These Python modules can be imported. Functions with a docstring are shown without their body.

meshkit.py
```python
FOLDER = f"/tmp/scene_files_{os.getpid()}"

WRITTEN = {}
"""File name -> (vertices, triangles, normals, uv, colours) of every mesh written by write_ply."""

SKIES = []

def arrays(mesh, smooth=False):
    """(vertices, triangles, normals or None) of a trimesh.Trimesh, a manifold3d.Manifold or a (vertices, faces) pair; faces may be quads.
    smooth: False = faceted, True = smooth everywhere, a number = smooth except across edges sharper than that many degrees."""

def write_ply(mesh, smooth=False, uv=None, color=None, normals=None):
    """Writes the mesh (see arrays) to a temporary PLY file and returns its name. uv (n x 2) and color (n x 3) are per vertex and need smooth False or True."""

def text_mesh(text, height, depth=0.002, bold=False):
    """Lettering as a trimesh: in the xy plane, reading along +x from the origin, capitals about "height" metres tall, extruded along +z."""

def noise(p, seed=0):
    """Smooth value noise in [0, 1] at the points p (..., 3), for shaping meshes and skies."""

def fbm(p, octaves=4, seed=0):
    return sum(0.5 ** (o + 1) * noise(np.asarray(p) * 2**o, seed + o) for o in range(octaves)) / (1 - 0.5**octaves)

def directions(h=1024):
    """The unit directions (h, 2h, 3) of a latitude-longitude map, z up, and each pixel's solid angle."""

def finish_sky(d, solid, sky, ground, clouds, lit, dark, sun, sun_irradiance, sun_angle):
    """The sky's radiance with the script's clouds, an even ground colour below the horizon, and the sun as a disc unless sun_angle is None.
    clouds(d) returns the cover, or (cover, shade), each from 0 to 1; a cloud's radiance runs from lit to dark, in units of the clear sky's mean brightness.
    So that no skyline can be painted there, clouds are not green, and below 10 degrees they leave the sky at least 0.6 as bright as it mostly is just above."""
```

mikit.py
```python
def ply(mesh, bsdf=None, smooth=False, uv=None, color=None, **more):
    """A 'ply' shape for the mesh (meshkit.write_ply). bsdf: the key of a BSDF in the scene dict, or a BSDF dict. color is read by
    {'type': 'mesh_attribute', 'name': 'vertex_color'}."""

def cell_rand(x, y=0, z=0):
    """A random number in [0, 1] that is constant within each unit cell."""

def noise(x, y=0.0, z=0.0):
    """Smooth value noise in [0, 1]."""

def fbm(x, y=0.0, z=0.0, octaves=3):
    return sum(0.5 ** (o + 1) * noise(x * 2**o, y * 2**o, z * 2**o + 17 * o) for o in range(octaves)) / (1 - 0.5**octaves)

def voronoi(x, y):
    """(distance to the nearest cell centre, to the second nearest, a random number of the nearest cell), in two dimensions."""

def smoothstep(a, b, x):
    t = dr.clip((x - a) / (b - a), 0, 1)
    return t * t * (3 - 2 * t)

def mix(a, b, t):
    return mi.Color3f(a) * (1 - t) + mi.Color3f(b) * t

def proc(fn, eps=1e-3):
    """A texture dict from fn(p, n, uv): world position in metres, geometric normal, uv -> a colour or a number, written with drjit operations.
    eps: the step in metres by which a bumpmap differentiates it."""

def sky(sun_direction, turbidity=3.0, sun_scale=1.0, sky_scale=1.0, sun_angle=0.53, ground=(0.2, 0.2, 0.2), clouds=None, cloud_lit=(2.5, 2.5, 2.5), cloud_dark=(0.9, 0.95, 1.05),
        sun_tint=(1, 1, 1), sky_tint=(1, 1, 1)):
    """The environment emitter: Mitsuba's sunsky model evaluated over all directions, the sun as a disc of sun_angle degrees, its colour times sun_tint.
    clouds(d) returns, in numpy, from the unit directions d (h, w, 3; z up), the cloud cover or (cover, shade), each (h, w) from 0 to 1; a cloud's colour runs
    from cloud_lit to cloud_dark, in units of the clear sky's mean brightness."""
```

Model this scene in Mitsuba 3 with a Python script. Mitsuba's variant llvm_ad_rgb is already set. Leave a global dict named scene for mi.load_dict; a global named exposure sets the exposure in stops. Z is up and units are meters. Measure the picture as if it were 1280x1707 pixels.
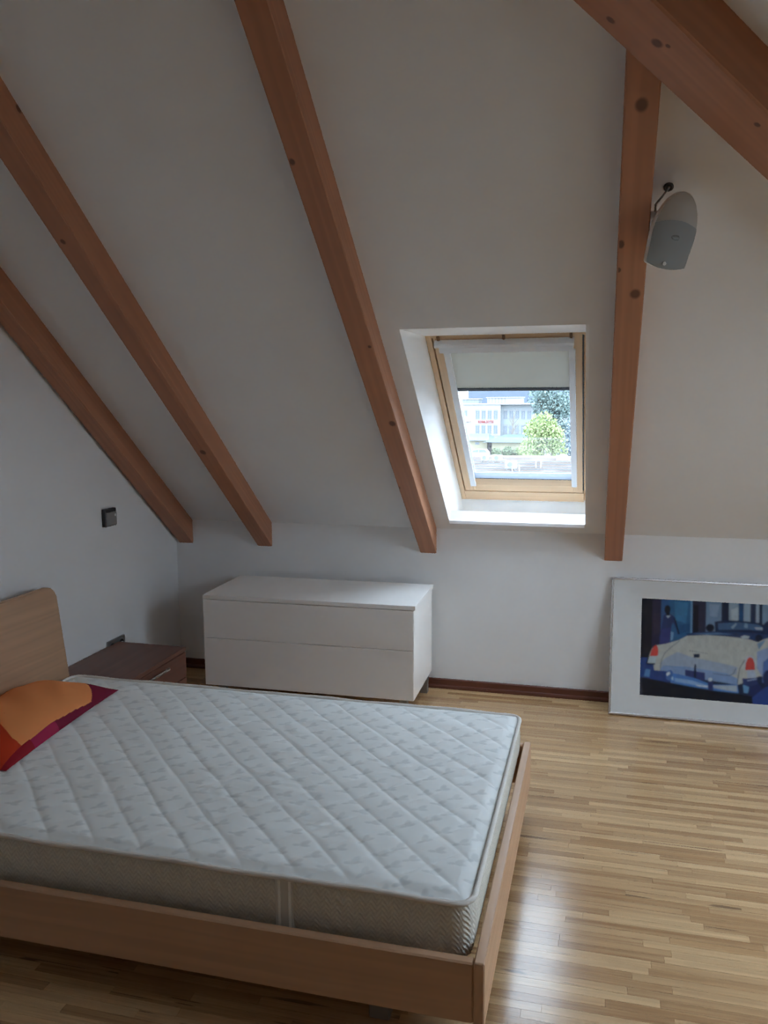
import math, random
import numpy as np, trimesh, shapely, shapely.geometry as sg
import drjit as dr, mitsuba as mi
import mikit, meshkit
from mikit import proc, noise, fbm, voronoi, cell_rand, smoothstep, mix

random.seed(7); rng = np.random.default_rng(7)
scene, labels = {}, {}
T = mi.ScalarTransform4f

# ---------------------------------------------------------------- camera, sky, exposure
YAW, PITCH, ROLL, FOCAL = -0.25617, -0.13711, -0.00548, 1384.41
CAM = np.array([2.4492, -4.4372, 1.6209])
F = np.array([math.sin(YAW) * math.cos(PITCH), math.cos(YAW) * math.cos(PITCH), math.sin(PITCH)])
R = np.array([math.cos(YAW), -math.sin(YAW), 0.0]); U = np.cross(R, F)
R, U = R * math.cos(ROLL) + U * math.sin(ROLL), -R * math.sin(ROLL) + U * math.cos(ROLL)
scene['camera'] = {'type': 'perspective', 'fov': 2 * math.degrees(math.atan(640 / FOCAL)), 'fov_axis': 'x', 'near_clip': 0.05, 'far_clip': 2000.0,
                   'to_world': T().look_at(origin=CAM.tolist(), target=(CAM + F).tolist(), up=U.tolist())}
scene['sky'] = mikit.sky((0.3, 0.4, 0.85), turbidity=4.0, sun_scale=0.0, ground=(0.35, 0.36, 0.36),
                         clouds=lambda d: (np.ones(d.shape[:2]), 1 - np.clip(d[..., 2], 0, 1)),   # overcast: the zenith brighter than the horizon
                         cloud_lit=(1.08, 1.35, 1.64), cloud_dark=(0.69, 0.855, 1.04))
exposure = 5.8

# ---------------------------------------------------------------- materials
def rgb(*c): return {'type': 'rgb', 'value': [float(x) for x in c]}
def lin(r, g, b):
    c = np.array([r, g, b]) / 255.0
    return np.where(c <= 0.04045, c / 12.92, ((c + 0.055) / 1.055) ** 2.4)
def two(b): return {'type': 'twosided', 'bsdf': b}
def pr(c, rough=0.5, **k):
    return two({'type': 'principled', 'base_color': c if isinstance(c, dict) else rgb(*c), 'roughness': rough, **k})
def diff(c): return two({'type': 'diffuse', 'reflectance': c if isinstance(c, dict) else rgb(*c)})

def paint_fn(p, n, uv):
    k = fbm(p.x * 3.0, p.y * 3.0, p.z * 3.0, 2)
    return mi.Color3f(0.79, 0.795, 0.79) * (0.97 + 0.05 * k)
def roller_fn(p, n, uv):
    return fbm(p.x * 160, p.y * 160, p.z * 160, 2)
scene['wall_paint'] = two({'type': 'bumpmap', 'arbitrary': {**proc(roller_fn), }, 'scale': 0.0006,
                           'bsdf': {'type': 'diffuse', 'reflectance': proc(paint_fn)}})
scene['timber_lining'] = pr((0.16, 0.085, 0.05), 0.5)
scene['white_gloss'] = pr((0.80, 0.80, 0.79), 0.25, specular=0.5)
scene['white_lacquer'] = pr((0.80, 0.775, 0.74), 0.22, specular=0.5)
scene['white_lining'] = pr((0.84, 0.85, 0.85), 0.4)

KNOTS = []          # (u, v, radius): knots of the beams that the eye finds, in the beams' own wood coordinates
def wood_fn(c0, c1, knotc, stretch=1.3, fine=42.0, knots=True):
    def fn(p, n, uv):
        u, v = uv.x, uv.y
        w = v + 0.02 * fbm(u * 2.2, v * 6.0, 0.0, 2)
        g = fbm(u * stretch, w * fine, 1.7, 3)
        bands = fbm(u * 0.6, w * 13.0, 5.0, 2)
        c = mix(c0, c1, dr.clip(0.15 + 0.55 * g + 0.45 * (bands - 0.4), 0, 1))
        c = c * (0.93 + 0.14 * noise(u * 2.0, w * 110.0))
        if knots:
            d, _, rn = voronoi(u * 3.0, v * 5.0)
            d = d * 0.25
            r = 0.004 + 0.010 * (rn - 0.80) * 5
            k = dr.select(rn > 0.80, 1 - smoothstep(r * 0.7, r * 1.25, d), 0.0)
            for (a, b, r_) in KNOTS:
                e = dr.sqrt(dr.square((u - a) * 0.8) + dr.square(v - b))
                k = dr.maximum(k, 1 - smoothstep(r_ * 0.6, r_ * 1.2, e))
            c = mix(c, knotc, 0.8 * k)
        return c
    return fn

def beam_tone(): return wood_fn((0.36, 0.158, 0.084), (0.45, 0.212, 0.118), (0.085, 0.028, 0.016), 1.0, 24.0)
scene['pine_beam'] = pr(proc(beam_tone()), 0.42, specular=0.35)
scene['beech'] = pr(proc(wood_fn((0.45, 0.27, 0.16), (0.52, 0.325, 0.205), (0, 0, 0), 1.6, 60, False)), 0.38, specular=0.4)
scene['walnut'] = pr(proc(wood_fn((0.105, 0.042, 0.027), (0.19, 0.085, 0.055), (0, 0, 0), 2.0, 38, False)), 0.4, specular=0.4)
scene['dark_skirting'] = pr(proc(wood_fn((0.085, 0.027, 0.017), (0.14, 0.048, 0.03), (0, 0, 0), 2.0, 60, False)), 0.3)
scene['window_pine'] = pr(proc(wood_fn((0.66, 0.45, 0.27), (0.74, 0.55, 0.36), (0.2, 0.08, 0.04), 1.5, 30, False)), 0.35)

def parquet_fn(p, n, uv):
    s = dr.floor(uv.y)
    a, b, c2 = cell_rand(s, 3, 1), cell_rand(s, 5, 2), cell_rand(s, 9, 4)
    t = fbm(uv.x * 2.5 + 31 * a, (uv.y - s) * 3.0 + 57 * b, 1.0, 3)
    f = noise(uv.x * 9 + 13 * b, (uv.y - s) * 26 + 5 * a)
    c = mix((0.31, 0.165, 0.070), (0.60, 0.41, 0.22), dr.clip(0.70 * a + 0.55 * (t - 0.27), 0, 1))
    c = c * (0.9 + 0.2 * f)
    c = mix(c, (0.42, 0.235, 0.10), 0.4 * smoothstep(0.75, 1.0, b))
    fleck = smoothstep(0.80, 0.9, noise(uv.x * 7 + 91 * a, (uv.y - s) * 5 + 33 * c2)) * smoothstep(0.80, 0.95, c2)
    return mix(c, (0.10, 0.05, 0.025), 0.7 * fleck)
scene['oak_parquet'] = two({'type': 'principled', 'base_color': proc(parquet_fn), 'roughness': 0.19, 'specular': 0.6, 'clearcoat': 0.6, 'clearcoat_gloss': 0.85})
scene['subfloor'] = diff((0.06, 0.035, 0.02))

def leaf_fn(p, n, uv):
    base = mi.Color3f(0.75, 0.775, 0.76)
    k = mi.Float(0)
    for (ox, oy, q) in ((0.0, 0.0, 1), (0.5, 0.5, 2)):
        X, Y = p.x / 0.105 + ox, p.y / 0.105 + oy
        ix, iy = dr.floor(X), dr.floor(Y)
        ang = 0.2 + 1.1 * cell_rand(ix, iy, 7 + q)
        x, y = (X - ix - 0.5) * 0.105, (Y - iy - 0.5) * 0.105
        x, y = x + 0.02 * (cell_rand(ix, iy, 3 + q) - 0.5), y + 0.02 * (cell_rand(ix, iy, 5 + q) - 0.5)
        for (da, ln, sx) in ((0.35, 0.019, 1), (-0.55, 0.016, 1), (2.7, 0.013, 1)):
            ca, sa = dr.cos(ang + da), dr.sin(ang + da)
            lx, ly = x * ca + y * sa, -x * sa + y * ca
            e = dr.square((lx - 0.8 * ln) / ln) + dr.square(ly / (0.5 * ln))
            k = dr.maximum(k, (1 - smoothstep(0.2, 1.6, e)))
    k = k * (0.55 + 0.45 * noise(p.x * 60, p.y * 60))
    c = mix(base, (0.50, 0.53, 0.525), 0.52 * k * smoothstep(0.3, 0.7, n.z))
    return c * (0.97 + 0.06 * noise(p.x * 9, p.y * 9))
scene['quilted_cover'] = two({'type': 'principled', 'base_color': proc(leaf_fn), 'roughness': 0.7, 'sheen': 0.3, 'specular': 0.2})
def knit_fn(p, n, uv):
    g = noise(uv.x * 260, uv.y * 260)
    zig = 2 * dr.abs(uv.x / 0.030 - dr.floor(uv.x / 0.030) - 0.5)
    w = 0.5 + 0.5 * dr.sin(6.2832 * (uv.y / 0.015 + 1.3 * zig))
    return mi.Color3f(0.70, 0.685, 0.61) * (0.92 + 0.10 * g) * (0.91 + 0.09 * w)
scene['border_knit'] = diff(proc(knit_fn))
scene['piping_fabric'] = diff((0.72, 0.69, 0.64))
scene['tape_fabric'] = diff((0.60, 0.58, 0.53))
scene['tape_white'] = diff((0.80, 0.80, 0.76))
scene['vertex_print'] = two({'type': 'principled', 'base_color': {'type': 'mesh_attribute', 'name': 'vertex_color'}, 'roughness': 0.75, 'specular': 0.2, 'sheen': 0.2})
scene['vertex_paper'] = two({'type': 'diffuse', 'reflectance': {'type': 'mesh_attribute', 'name': 'vertex_color'}})
scene['mat_card'] = diff((0.70, 0.71, 0.70))
scene['aluminium'] = two({'type': 'roughconductor', 'material': 'Al', 'alpha': 0.22, 'specular_reflectance': rgb(0.80, 0.80, 0.80)})
scene['grey_metal'] = pr((0.33, 0.33, 0.33), 0.4, metallic=0.8)
scene['clear_pane'] = {'type': 'thindielectric', 'int_ior': 1.5}
scene['picture_pane'] = {'type': 'thindielectric', 'int_ior': 1.4}
scene['white_plastic'] = pr((0.72, 0.72, 0.70), 0.35)
scene['blind_white'] = pr((0.78, 0.81, 0.84), 0.35)
scene['blind_cloth'] = {'type': 'principledthin', 'base_color': rgb(0.66, 0.66, 0.62), 'roughness': 0.8, 'diff_trans': 0.35}
scene['blind_bar'] = pr((0.10, 0.12, 0.15), 0.4)
scene['dark_plastic'] = pr((0.025, 0.025, 0.027), 0.4)
scene['grey_plastic'] = pr((0.22, 0.225, 0.22), 0.4)
scene['brass_hook'] = pr((0.22, 0.12, 0.06), 0.4)
def grille_fn(p, n, uv):
    return 0.5 + 0.5 * dr.sin(uv.x * 2400.0) * dr.sin(uv.y * 2400.0)
scene['speaker_grille'] = two({'type': 'bumpmap', 'arbitrary': proc(grille_fn, 2e-4), 'scale': 0.0005,
                               'bsdf': {'type': 'principled', 'base_color': rgb(0.30, 0.33, 0.335), 'roughness': 0.45, 'metallic': 0.3}})
scene['speaker_cap'] = pr((0.44, 0.42, 0.38), 0.4)
# outdoors
OUT = dict(out_white=(0.66, 0.66, 0.66), out_cream=(0.64, 0.58, 0.40), out_blue=(0.26, 0.31, 0.38), out_glass=(0.36, 0.40, 0.44), out_frame=(0.50, 0.51, 0.52),
           out_red=(0.66, 0.34, 0.28), out_grey=(0.46, 0.46, 0.46), out_roof=(0.20, 0.25, 0.28), out_door=(0.30, 0.25, 0.25), out_asphalt=(0.34, 0.34, 0.34),
           out_letter=(0.60, 0.10, 0.09), out_tyre=(0.08, 0.08, 0.08), out_bark=(0.30, 0.25, 0.21), leaf_willow=(0.62, 0.74, 0.34), leaf_dark=(0.36, 0.48, 0.45),
           leaf_blue=(0.44, 0.54, 0.60), leaf_bush=(0.34, 0.42, 0.25), out_twig=(0.42, 0.38, 0.34), out_clad=(0.52, 0.57, 0.58))
for k, c in OUT.items(): scene[k] = diff([x * 0.55 for x in c])
def gravel_fn(p, n, uv):
    a = fbm(p.x * 0.5, p.y * 0.25, 2.0, 3); b = noise(p.x * 3, p.y * 3)
    return mix((0.085, 0.065, 0.055), (0.135, 0.112, 0.10), dr.clip(a * 1.4 - 0.2 + 0.2 * b, 0, 1))
scene['gravel_roof'] = diff(proc(gravel_fn))

# ---------------------------------------------------------------- helpers
def key(name):
    if name not in scene: return name
    i = 1
    while f'{name}_{i:03d}' in scene: i += 1
    return f'{name}_{i:03d}'
used = {}
def thing(name, label, cat, group=None, kind=None):
    """the key that the parts of a thing start with"""
    k = name
    if name in used:
        k = f'{name}_{used[name]:03d}'
    used[name] = used.get(name, 0) + 1
    labels[k] = {'label': label, 'category': cat}
    if group: labels[k]['group'] = group
    if kind: labels[k]['kind'] = kind
    return k
def add(name, mesh, bsdf, parent=None, smooth=False, label=None, kind=None, **more):
    k = key(f'{parent}__{name}' if parent else name)
    scene[k] = mikit.ply(mesh, bsdf, smooth, **more)
    d = {}
    if label: d['label'] = label
    if kind: d['kind'] = kind
    if d: labels.setdefault(k, {}).update(d)
    return k
def cat(ms): return trimesh.util.concatenate(ms)
def box(x0, x1, y0, y1, z0, z1):
    b = trimesh.creation.box((abs(x1 - x0), abs(y1 - y0), abs(z1 - z0))); b.apply_translation(((x0 + x1) / 2, (y0 + y1) / 2, (z0 + z1) / 2)); return b
def cbox(x0, x1, y0, y1, z0, z1, c=0.003):
    """a box with chamfered edges"""
    lo, hi = np.array([x0, y0, z0]), np.array([x1, y1, z1]); pts = []
    for a in range(3):
        l, h = lo + c, hi - c; l, h = l.copy(), h.copy(); l[a], h[a] = lo[a], hi[a]
        pts += [[(l, h)[i][0], (l, h)[j][1], (l, h)[k][2]] for i in (0, 1) for j in (0, 1) for k in (0, 1)]
    return trimesh.convex.convex_hull(np.array(pts))
def hull(pts): return trimesh.convex.convex_hull(np.asarray(pts, float))
def tube(pts, r, n=10, closed=False):
    pts = np.asarray(pts, float); m = len(pts); rr = np.broadcast_to(r, (m,))
    tan = np.roll(pts, -1, 0) - np.roll(pts, 1, 0) if closed else np.gradient(pts, axis=0)
    tan /= np.linalg.norm(tan, axis=1, keepdims=True)
    up = np.array([0, 0, 1.0]) if abs(tan[:, 2]).mean() < 0.8 else np.array([0, 1.0, 0])
    V, Fc = [], []
    for p, t, q in zip(pts, tan, rr):
        a = np.cross(t, up); a /= np.linalg.norm(a); b = np.cross(a, t)
        ang = np.arange(n) * 2 * math.pi / n
        V.append(p + q * (np.cos(ang)[:, None] * a + np.sin(ang)[:, None] * b))
    for i in range(m if closed else m - 1):
        j = (i + 1) % m
        for k in range(n):
            a, b, c, d = i * n + k, i * n + (k + 1) % n, j * n + (k + 1) % n, j * n + k
            Fc += [[a, b, c], [a, c, d]]
    V = np.vstack(V)
    if not closed:
        c0, c1 = len(V), len(V) + 1; V = np.vstack([V, pts[0], pts[-1]])
        for k in range(n):
            Fc += [[c0, (k + 1) % n, k], [c1, (m - 1) * n + k, (m - 1) * n + (k + 1) % n]]
    ms = trimesh.Trimesh(V, Fc, process=False); ms.fix_normals(); return ms
def grid(nu, nv, fn):
    """an open sheet; fn(u, v) in [0, 1] -> points"""
    u, v = np.meshgrid(np.linspace(0, 1, nu), np.linspace(0, 1, nv), indexing='ij')
    P = fn(u, v).reshape(-1, 3); i = np.arange(nu * nv).reshape(nu, nv)
    a, b, c, d = i[:-1, :-1].ravel(), i[1:, :-1].ravel(), i[1:, 1:].ravel(), i[:-1, 1:].ravel()
    return trimesh.Trimesh(P, np.vstack([np.stack([a, b, c], 1), np.stack([a, c, d], 1)]), process=False)
def extr(poly, h, axis='x', at=0.0):
    """a shapely polygon extruded by h along an axis from `at`: its plane is (y, z) for x, (x, z) for y, (x, y) for z"""
    m = trimesh.creation.extrude_polygon(poly, h, engine='earcut'); v = m.vertices.copy()
    if axis == 'x': m.vertices = np.stack([v[:, 2] + at, v[:, 0], v[:, 1]], 1)
    elif axis == 'y': m.vertices = np.stack([v[:, 0], v[:, 2] + at, v[:, 1]], 1)
    else: m.vertices = v + [0, 0, at]
    m.fix_normals(); return m
wood_seed = [0]
def wood(name, mesh, bsdf, along, parent=None, ref=(0, 0, 0), **more):
    """adds a wooden piece: uv run in metres along the grain and across each face"""
    wood_seed[0] += 1; s = wood_seed[0] * 20.0
    m = trimesh.Trimesh(mesh.triangles.reshape(-1, 3), np.arange(len(mesh.faces) * 3).reshape(-1, 3), process=False)
    d = np.asarray(along, float); d = d / np.linalg.norm(d); n = m.face_normals
    t = np.cross(d, n); ln = np.linalg.norm(t, axis=1, keepdims=True)
    t = np.where(ln > 0.1, t / np.maximum(ln, 1e-9), np.cross(d, [0.31, 0.5, 0.8])[None])
    t = np.where((t[:, [0]] + 0.9 * t[:, [2]] + 0.8 * t[:, [1]]) < 0, -t, t)
    tri = m.vertices.reshape(-1, 3, 3) - np.asarray(ref)
    fid = np.round(n @ np.array([1.0, 2.3, 3.7]), 1) % 7
    uv = np.stack([np.where(ln > 0.1, (tri @ d), 0.08 * tri[..., 0] + tri[..., 2] * 0.1), np.einsum('ijk,ik->ij', tri, t) + (s + fid)[:, None]], -1).reshape(-1, 2)
    k = add(name, m, bsdf, parent, uv=uv, **more)
    return k, s

# ---------------------------------------------------------------- the room shell
HK, TAN = 0.907, 0.8156                       # knee wall height, roof slope
PHI = math.atan(TAN); C_, S_ = math.cos(PHI), math.sin(PHI)
HIPB, HIPS = 4.32, 0.663                      # the hip slope on the right: z = HIPB - HIPS x
XR = (HIPB - HK) / HIPS                       # right knee wall
YF = -6.4                                     # front knee wall
WX0, WX1, WY0, WY1 = 1.667, 2.380, -1.200, -0.072     # opening of the roof window in the slope
sl = lambda y: HK - TAN * y

def slab(poly, frame, th=0.06):
    """polygon in (a, b) of a sloping plane, thickened outwards: frame = (origin, a axis, b axis, outward normal)"""
    m = trimesh.creation.extrude_polygon(poly, th, engine='earcut'); o, a, b, n = [np.asarray(q, float) for q in frame]
    v = m.vertices; m.vertices = o + v[:, [0]] * a + v[:, [1]] * b + v[:, [2]] * n; m.fix_normals(); return m
fr_back = ((0, 0, HK), (1, 0, 0), (0, -C_, S_), (0, S_, C_))
RID = -3.2
hole = sg.box(WX0, -WY1 / C_, WX1, -WY0 / C_)
back_poly = sg.Polygon([(-0.2, -0.45), (XR + 0.3, -0.45), (XR + 0.3, 0.2), (1.21 + 0.4, (-RID) / C_ + 0.05), (-0.2, -RID / C_ + 0.05)]).difference(hole)
hy = math.atan(HIPS); hc, hs = math.cos(hy), math.sin(hy)
fr_hip = ((XR, 0, HK), (0, 1, 0), (-hc, 0, hs), (hs, 0, hc))
W2 = dict(y0=-2.80, y1=-1.45, x0=3.55, x1=4.80)
hole2 = sg.box(W2['y0'], (XR - W2['x1']) / hc, W2['y1'], (XR - W2['x0']) / hc)
hip_poly = sg.Polygon([(0.35, -0.4), (YF - 0.35, -0.4), (YF - 0.35, 0.1), (RID - 0.3, (XR - 1.0) / hc), (RID + 0.3, (XR - 1.0) / hc), (0.35, 0.1)]).difference(hole2)
fr_front = ((0, YF, HK), (1, 0, 0), (0, C_, S_), (0, -S_, C_))
front_poly = sg.Polygon([(-0.2, -0.45), (XR + 0.3, -0.45), (XR + 0.3, 0.2), (1.6, 3.2 / C_ + 0.05), (-0.2, 3.2 / C_ + 0.05)])
add('ceiling', cat([slab(back_poly, fr_back), slab(hip_poly, fr_hip)]), 'wall_paint', kind='structure')
add('ceiling_001', slab(front_poly, fr_front), 'wall_paint', kind='structure')
add('wall_back', box(-0.2, XR + 0.2, 0, 0.22, -0.1, HK + 0.015), 'wall_paint', kind='structure')
add('wall_left', extr(sg.Polygon([(0.2, -0.1), (0.2, 0.75), (RID, 3.65), (YF - 0.2, 0.75), (YF - 0.2, -0.1)]), 0.2, 'x', -0.2), 'wall_paint', kind='structure')
add('wall_right', box(XR, XR + 0.2, YF - 0.2, 0.2, -0.1, HK + 0.01), 'wall_paint', kind='structure')
add('wall_front', box(-0.2, XR + 0.2, YF - 0.2, YF, -0.1, HK + 0.01), 'timber_lining', kind='structure')

# floor: a screed with oak sticks laid on it one by one
add('floor', box(-0.2, XR + 0.2, YF - 0.2, 0.2, -0.12, -0.012), 'subfloor', kind='structure')
SW = 0.0315
sticks = []
row = 0; y = -0.002
frng = np.random.default_rng(11)
while y - SW > YF:
    x = 0.004 - frng.random() * 0.4
    while x < XR - 0.01:
        ln = 0.28 + 0.32 * frng.random(); x1 = min(x + ln, XR - 0.004); x0 = max(x, 0.004)
        if x1 - x0 > 0.03: sticks.append((x0, x1, y - SW, y))
        x += ln
    y -= SW; row += 1
def stick(s, i):
    x0, x1, y0, y1 = s; g = 0.0003; t = frng.normal(0, 0.00006, 4)
    m = box(x0 + g, x1 - g, y0 + g, y1 - g, -0.012, 0.0)
    v = m.vertices.copy(); top = v[:, 2] > -0.005
    v[top, 2] = np.where(v[top, 0] > (x0 + x1) / 2, t[0], t[1]) + np.where(v[top, 1] > (y0 + y1) / 2, t[2], t[3]); m.vertices = v
    uv = np.stack([v[:, 0], i + 0.02 + 0.96 * (v[:, 1] - y0) / (y1 - y0)], 1)
    return m, uv
def pix(P):
    d = np.asarray(P) - CAM; z = d @ F
    return 640 + FOCAL * (d @ R) / z, 853.5 - FOCAL * (d @ U) / z, z
def seen(s):
    x0, x1, y0, y1 = s; best = 0
    if x0 < 2.2 and y1 > -2.62 and y0 < -1.29: 
        if x1 < 2.2: return 0
    c = [pix((a, b, 0)) for a in (x0, x1) for b in (y0, y1)]
    if min(q[2] for q in c) < 0.3: return 0
    px, py = [min(max(q[0], 0), 1280) for q in c], [min(max(q[1], 0), 1707) for q in c]
    if c[0][0] < 250 and c[0][1] < 1250: return 0
    return (max(px) - min(px)) * (max(py) - min(py))
order = sorted(range(len(sticks)), key=lambda i: -seen(sticks[i]))
rest_m, rest_uv = [], []
for j, i in enumerate(order):
    m, uv = stick(sticks[i], i)
    if j < 300: add('oak_stick', m, 'oak_parquet', 'floor', uv=uv)
    else: rest_m.append(m); rest_uv.append(uv)
add('oak_parquet_field', cat(rest_m), 'oak_parquet', 'floor', uv=np.vstack(rest_uv), kind='stuff', label='oak stick parquet covering the rest of the floor')

# skirting: a flat upper band over a rounded foot
sk = sg.Polygon([(0, 0.0005), (-0.020, 0.0005), (-0.0215, 0.004), (-0.0215, 0.012), (-0.018, 0.019), (-0.0125, 0.0215), (-0.0125, 0.050), (-0.009, 0.054), (0, 0.054)])
mb = extr(sk, XR, 'x', 0.0)
wood('baseboard_back', mb, 'dark_skirting', (1, 0, 0), kind='structure')
ml = extr(sg.Polygon([(-a, b) for a, b in sk.exterior.coords[:-1]]), -YF - 0.022, 'y', YF)
wood('baseboard_left', ml, 'dark_skirting', (0, 1, 0), kind='structure')
mr = extr(sg.Polygon([(XR + a, b) for a, b in sk.exterior.coords[:-1]]), -YF - 0.022, 'y', YF)
wood('baseboard_right', mr, 'dark_skirting', (0, 1, 0), kind='structure')

# ---------------------------------------------------------------- roof beams
def hip_y(x): return -2.283 + (x - 2.348) * 0.813       # where the hip beam's far face stands
RD, RW = 0.1409, 0.0907
dslope = np.array([0, -C_, S_])
def rafter(x1, ytop, label, w=RW):
    """a rafter whose right face is at x1, from the knee wall up the slope to ytop"""
    x0 = x1 - w; c = 0.0035; P = []
    for end in (0, 1):
        for (xx, dz) in ((x0, 0), (x1, 0), (x0, -RD + c), (x1, -RD + c), (x0 + c, -RD), (x1 - c, -RD)):
            yy = (hip_y(xx) + 0.002 if ytop == 'hip' else ytop) if end else 0.0
            P.append((xx, yy, sl(yy) + dz))
    k, s = wood('rafter', hull(P), 'pine_beam', dslope, ref=(x0, 0, HK - RD))
    labels[k] = {'label': label, 'category': 'roof beam', 'group': 'pine rafters along the sloping ceiling'}
    return k, s
k1, s1 = rafter(0.109, RID, 'brown pine rafter in the left corner along the left wall, leftmost of the four')
k2, s2 = rafter(0.614, RID, 'brown pine rafter ending above the left end of the white chest')
k3, s3 = rafter(1.585, 'hip', 'long brown pine rafter just left of the roof window, ending beside the white chest')
k4, s4 = rafter(2.572, 'hip', 'brown pine rafter right of the roof window, carrying the loudspeaker')
scene_knots = [(s2, 0.939, 0.04, 0.016), (s3, 1.174, 0.07, 0.015), (s3, 2.486, 0.012, 0.010), (s4, 2.571, 0.045, 0.018), (s4, 1.888, 0.062, 0.018), (s3, 1.66, 0.075, 0.007), (s2, 2.24, 0.03, 0.010)]
fidb = float(np.round(np.array([0, -S_, -C_]) @ np.array([1.0, 2.3, 3.7]), 1) % 7)
for (s, u, v, r) in scene_knots: KNOTS.append((u, s + fidb + v, r))
# the hip beam, running down to the right corner
hd = np.array([1, 0.813, -0.663]); hd /= np.linalg.norm(hd); hr = np.array([0.63, -0.776, 0]); hr /= np.linalg.norm(hr)
A0 = np.array([2.589, -2.086, 2.389]); hw_ = 0.17; P = []
for t in (-1.75, 3.10):
    b = A0 + hd * t; c = 0.006
    for (w, h) in ((0, c), (c, 0), (hw_ - c, 0), (hw_, c), (hw_, 0.30), (0, 0.24)): P.append(b + hr * w + np.array([0, 0, h]))
k, sh = wood('hip_beam', hull(P), 'pine_beam', hd, ref=A0)
labels[k] = {'label': 'thick brown pine hip beam crossing the upper right corner above the loudspeaker', 'category': 'roof beam'}
nb = np.cross(hd, hr); nb = nb if nb[2] < 0 else -nb
fidh = float(np.round(nb @ np.array([1.0, 2.3, 3.7]), 1) % 7)
for (u, v, r) in ((-0.138, 0.087, 0.013), (-0.117, 0.104, 0.006), (0.203, 0.120, 0.008)):
    KNOTS.append((u, sh + fidh + v, r))

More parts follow.
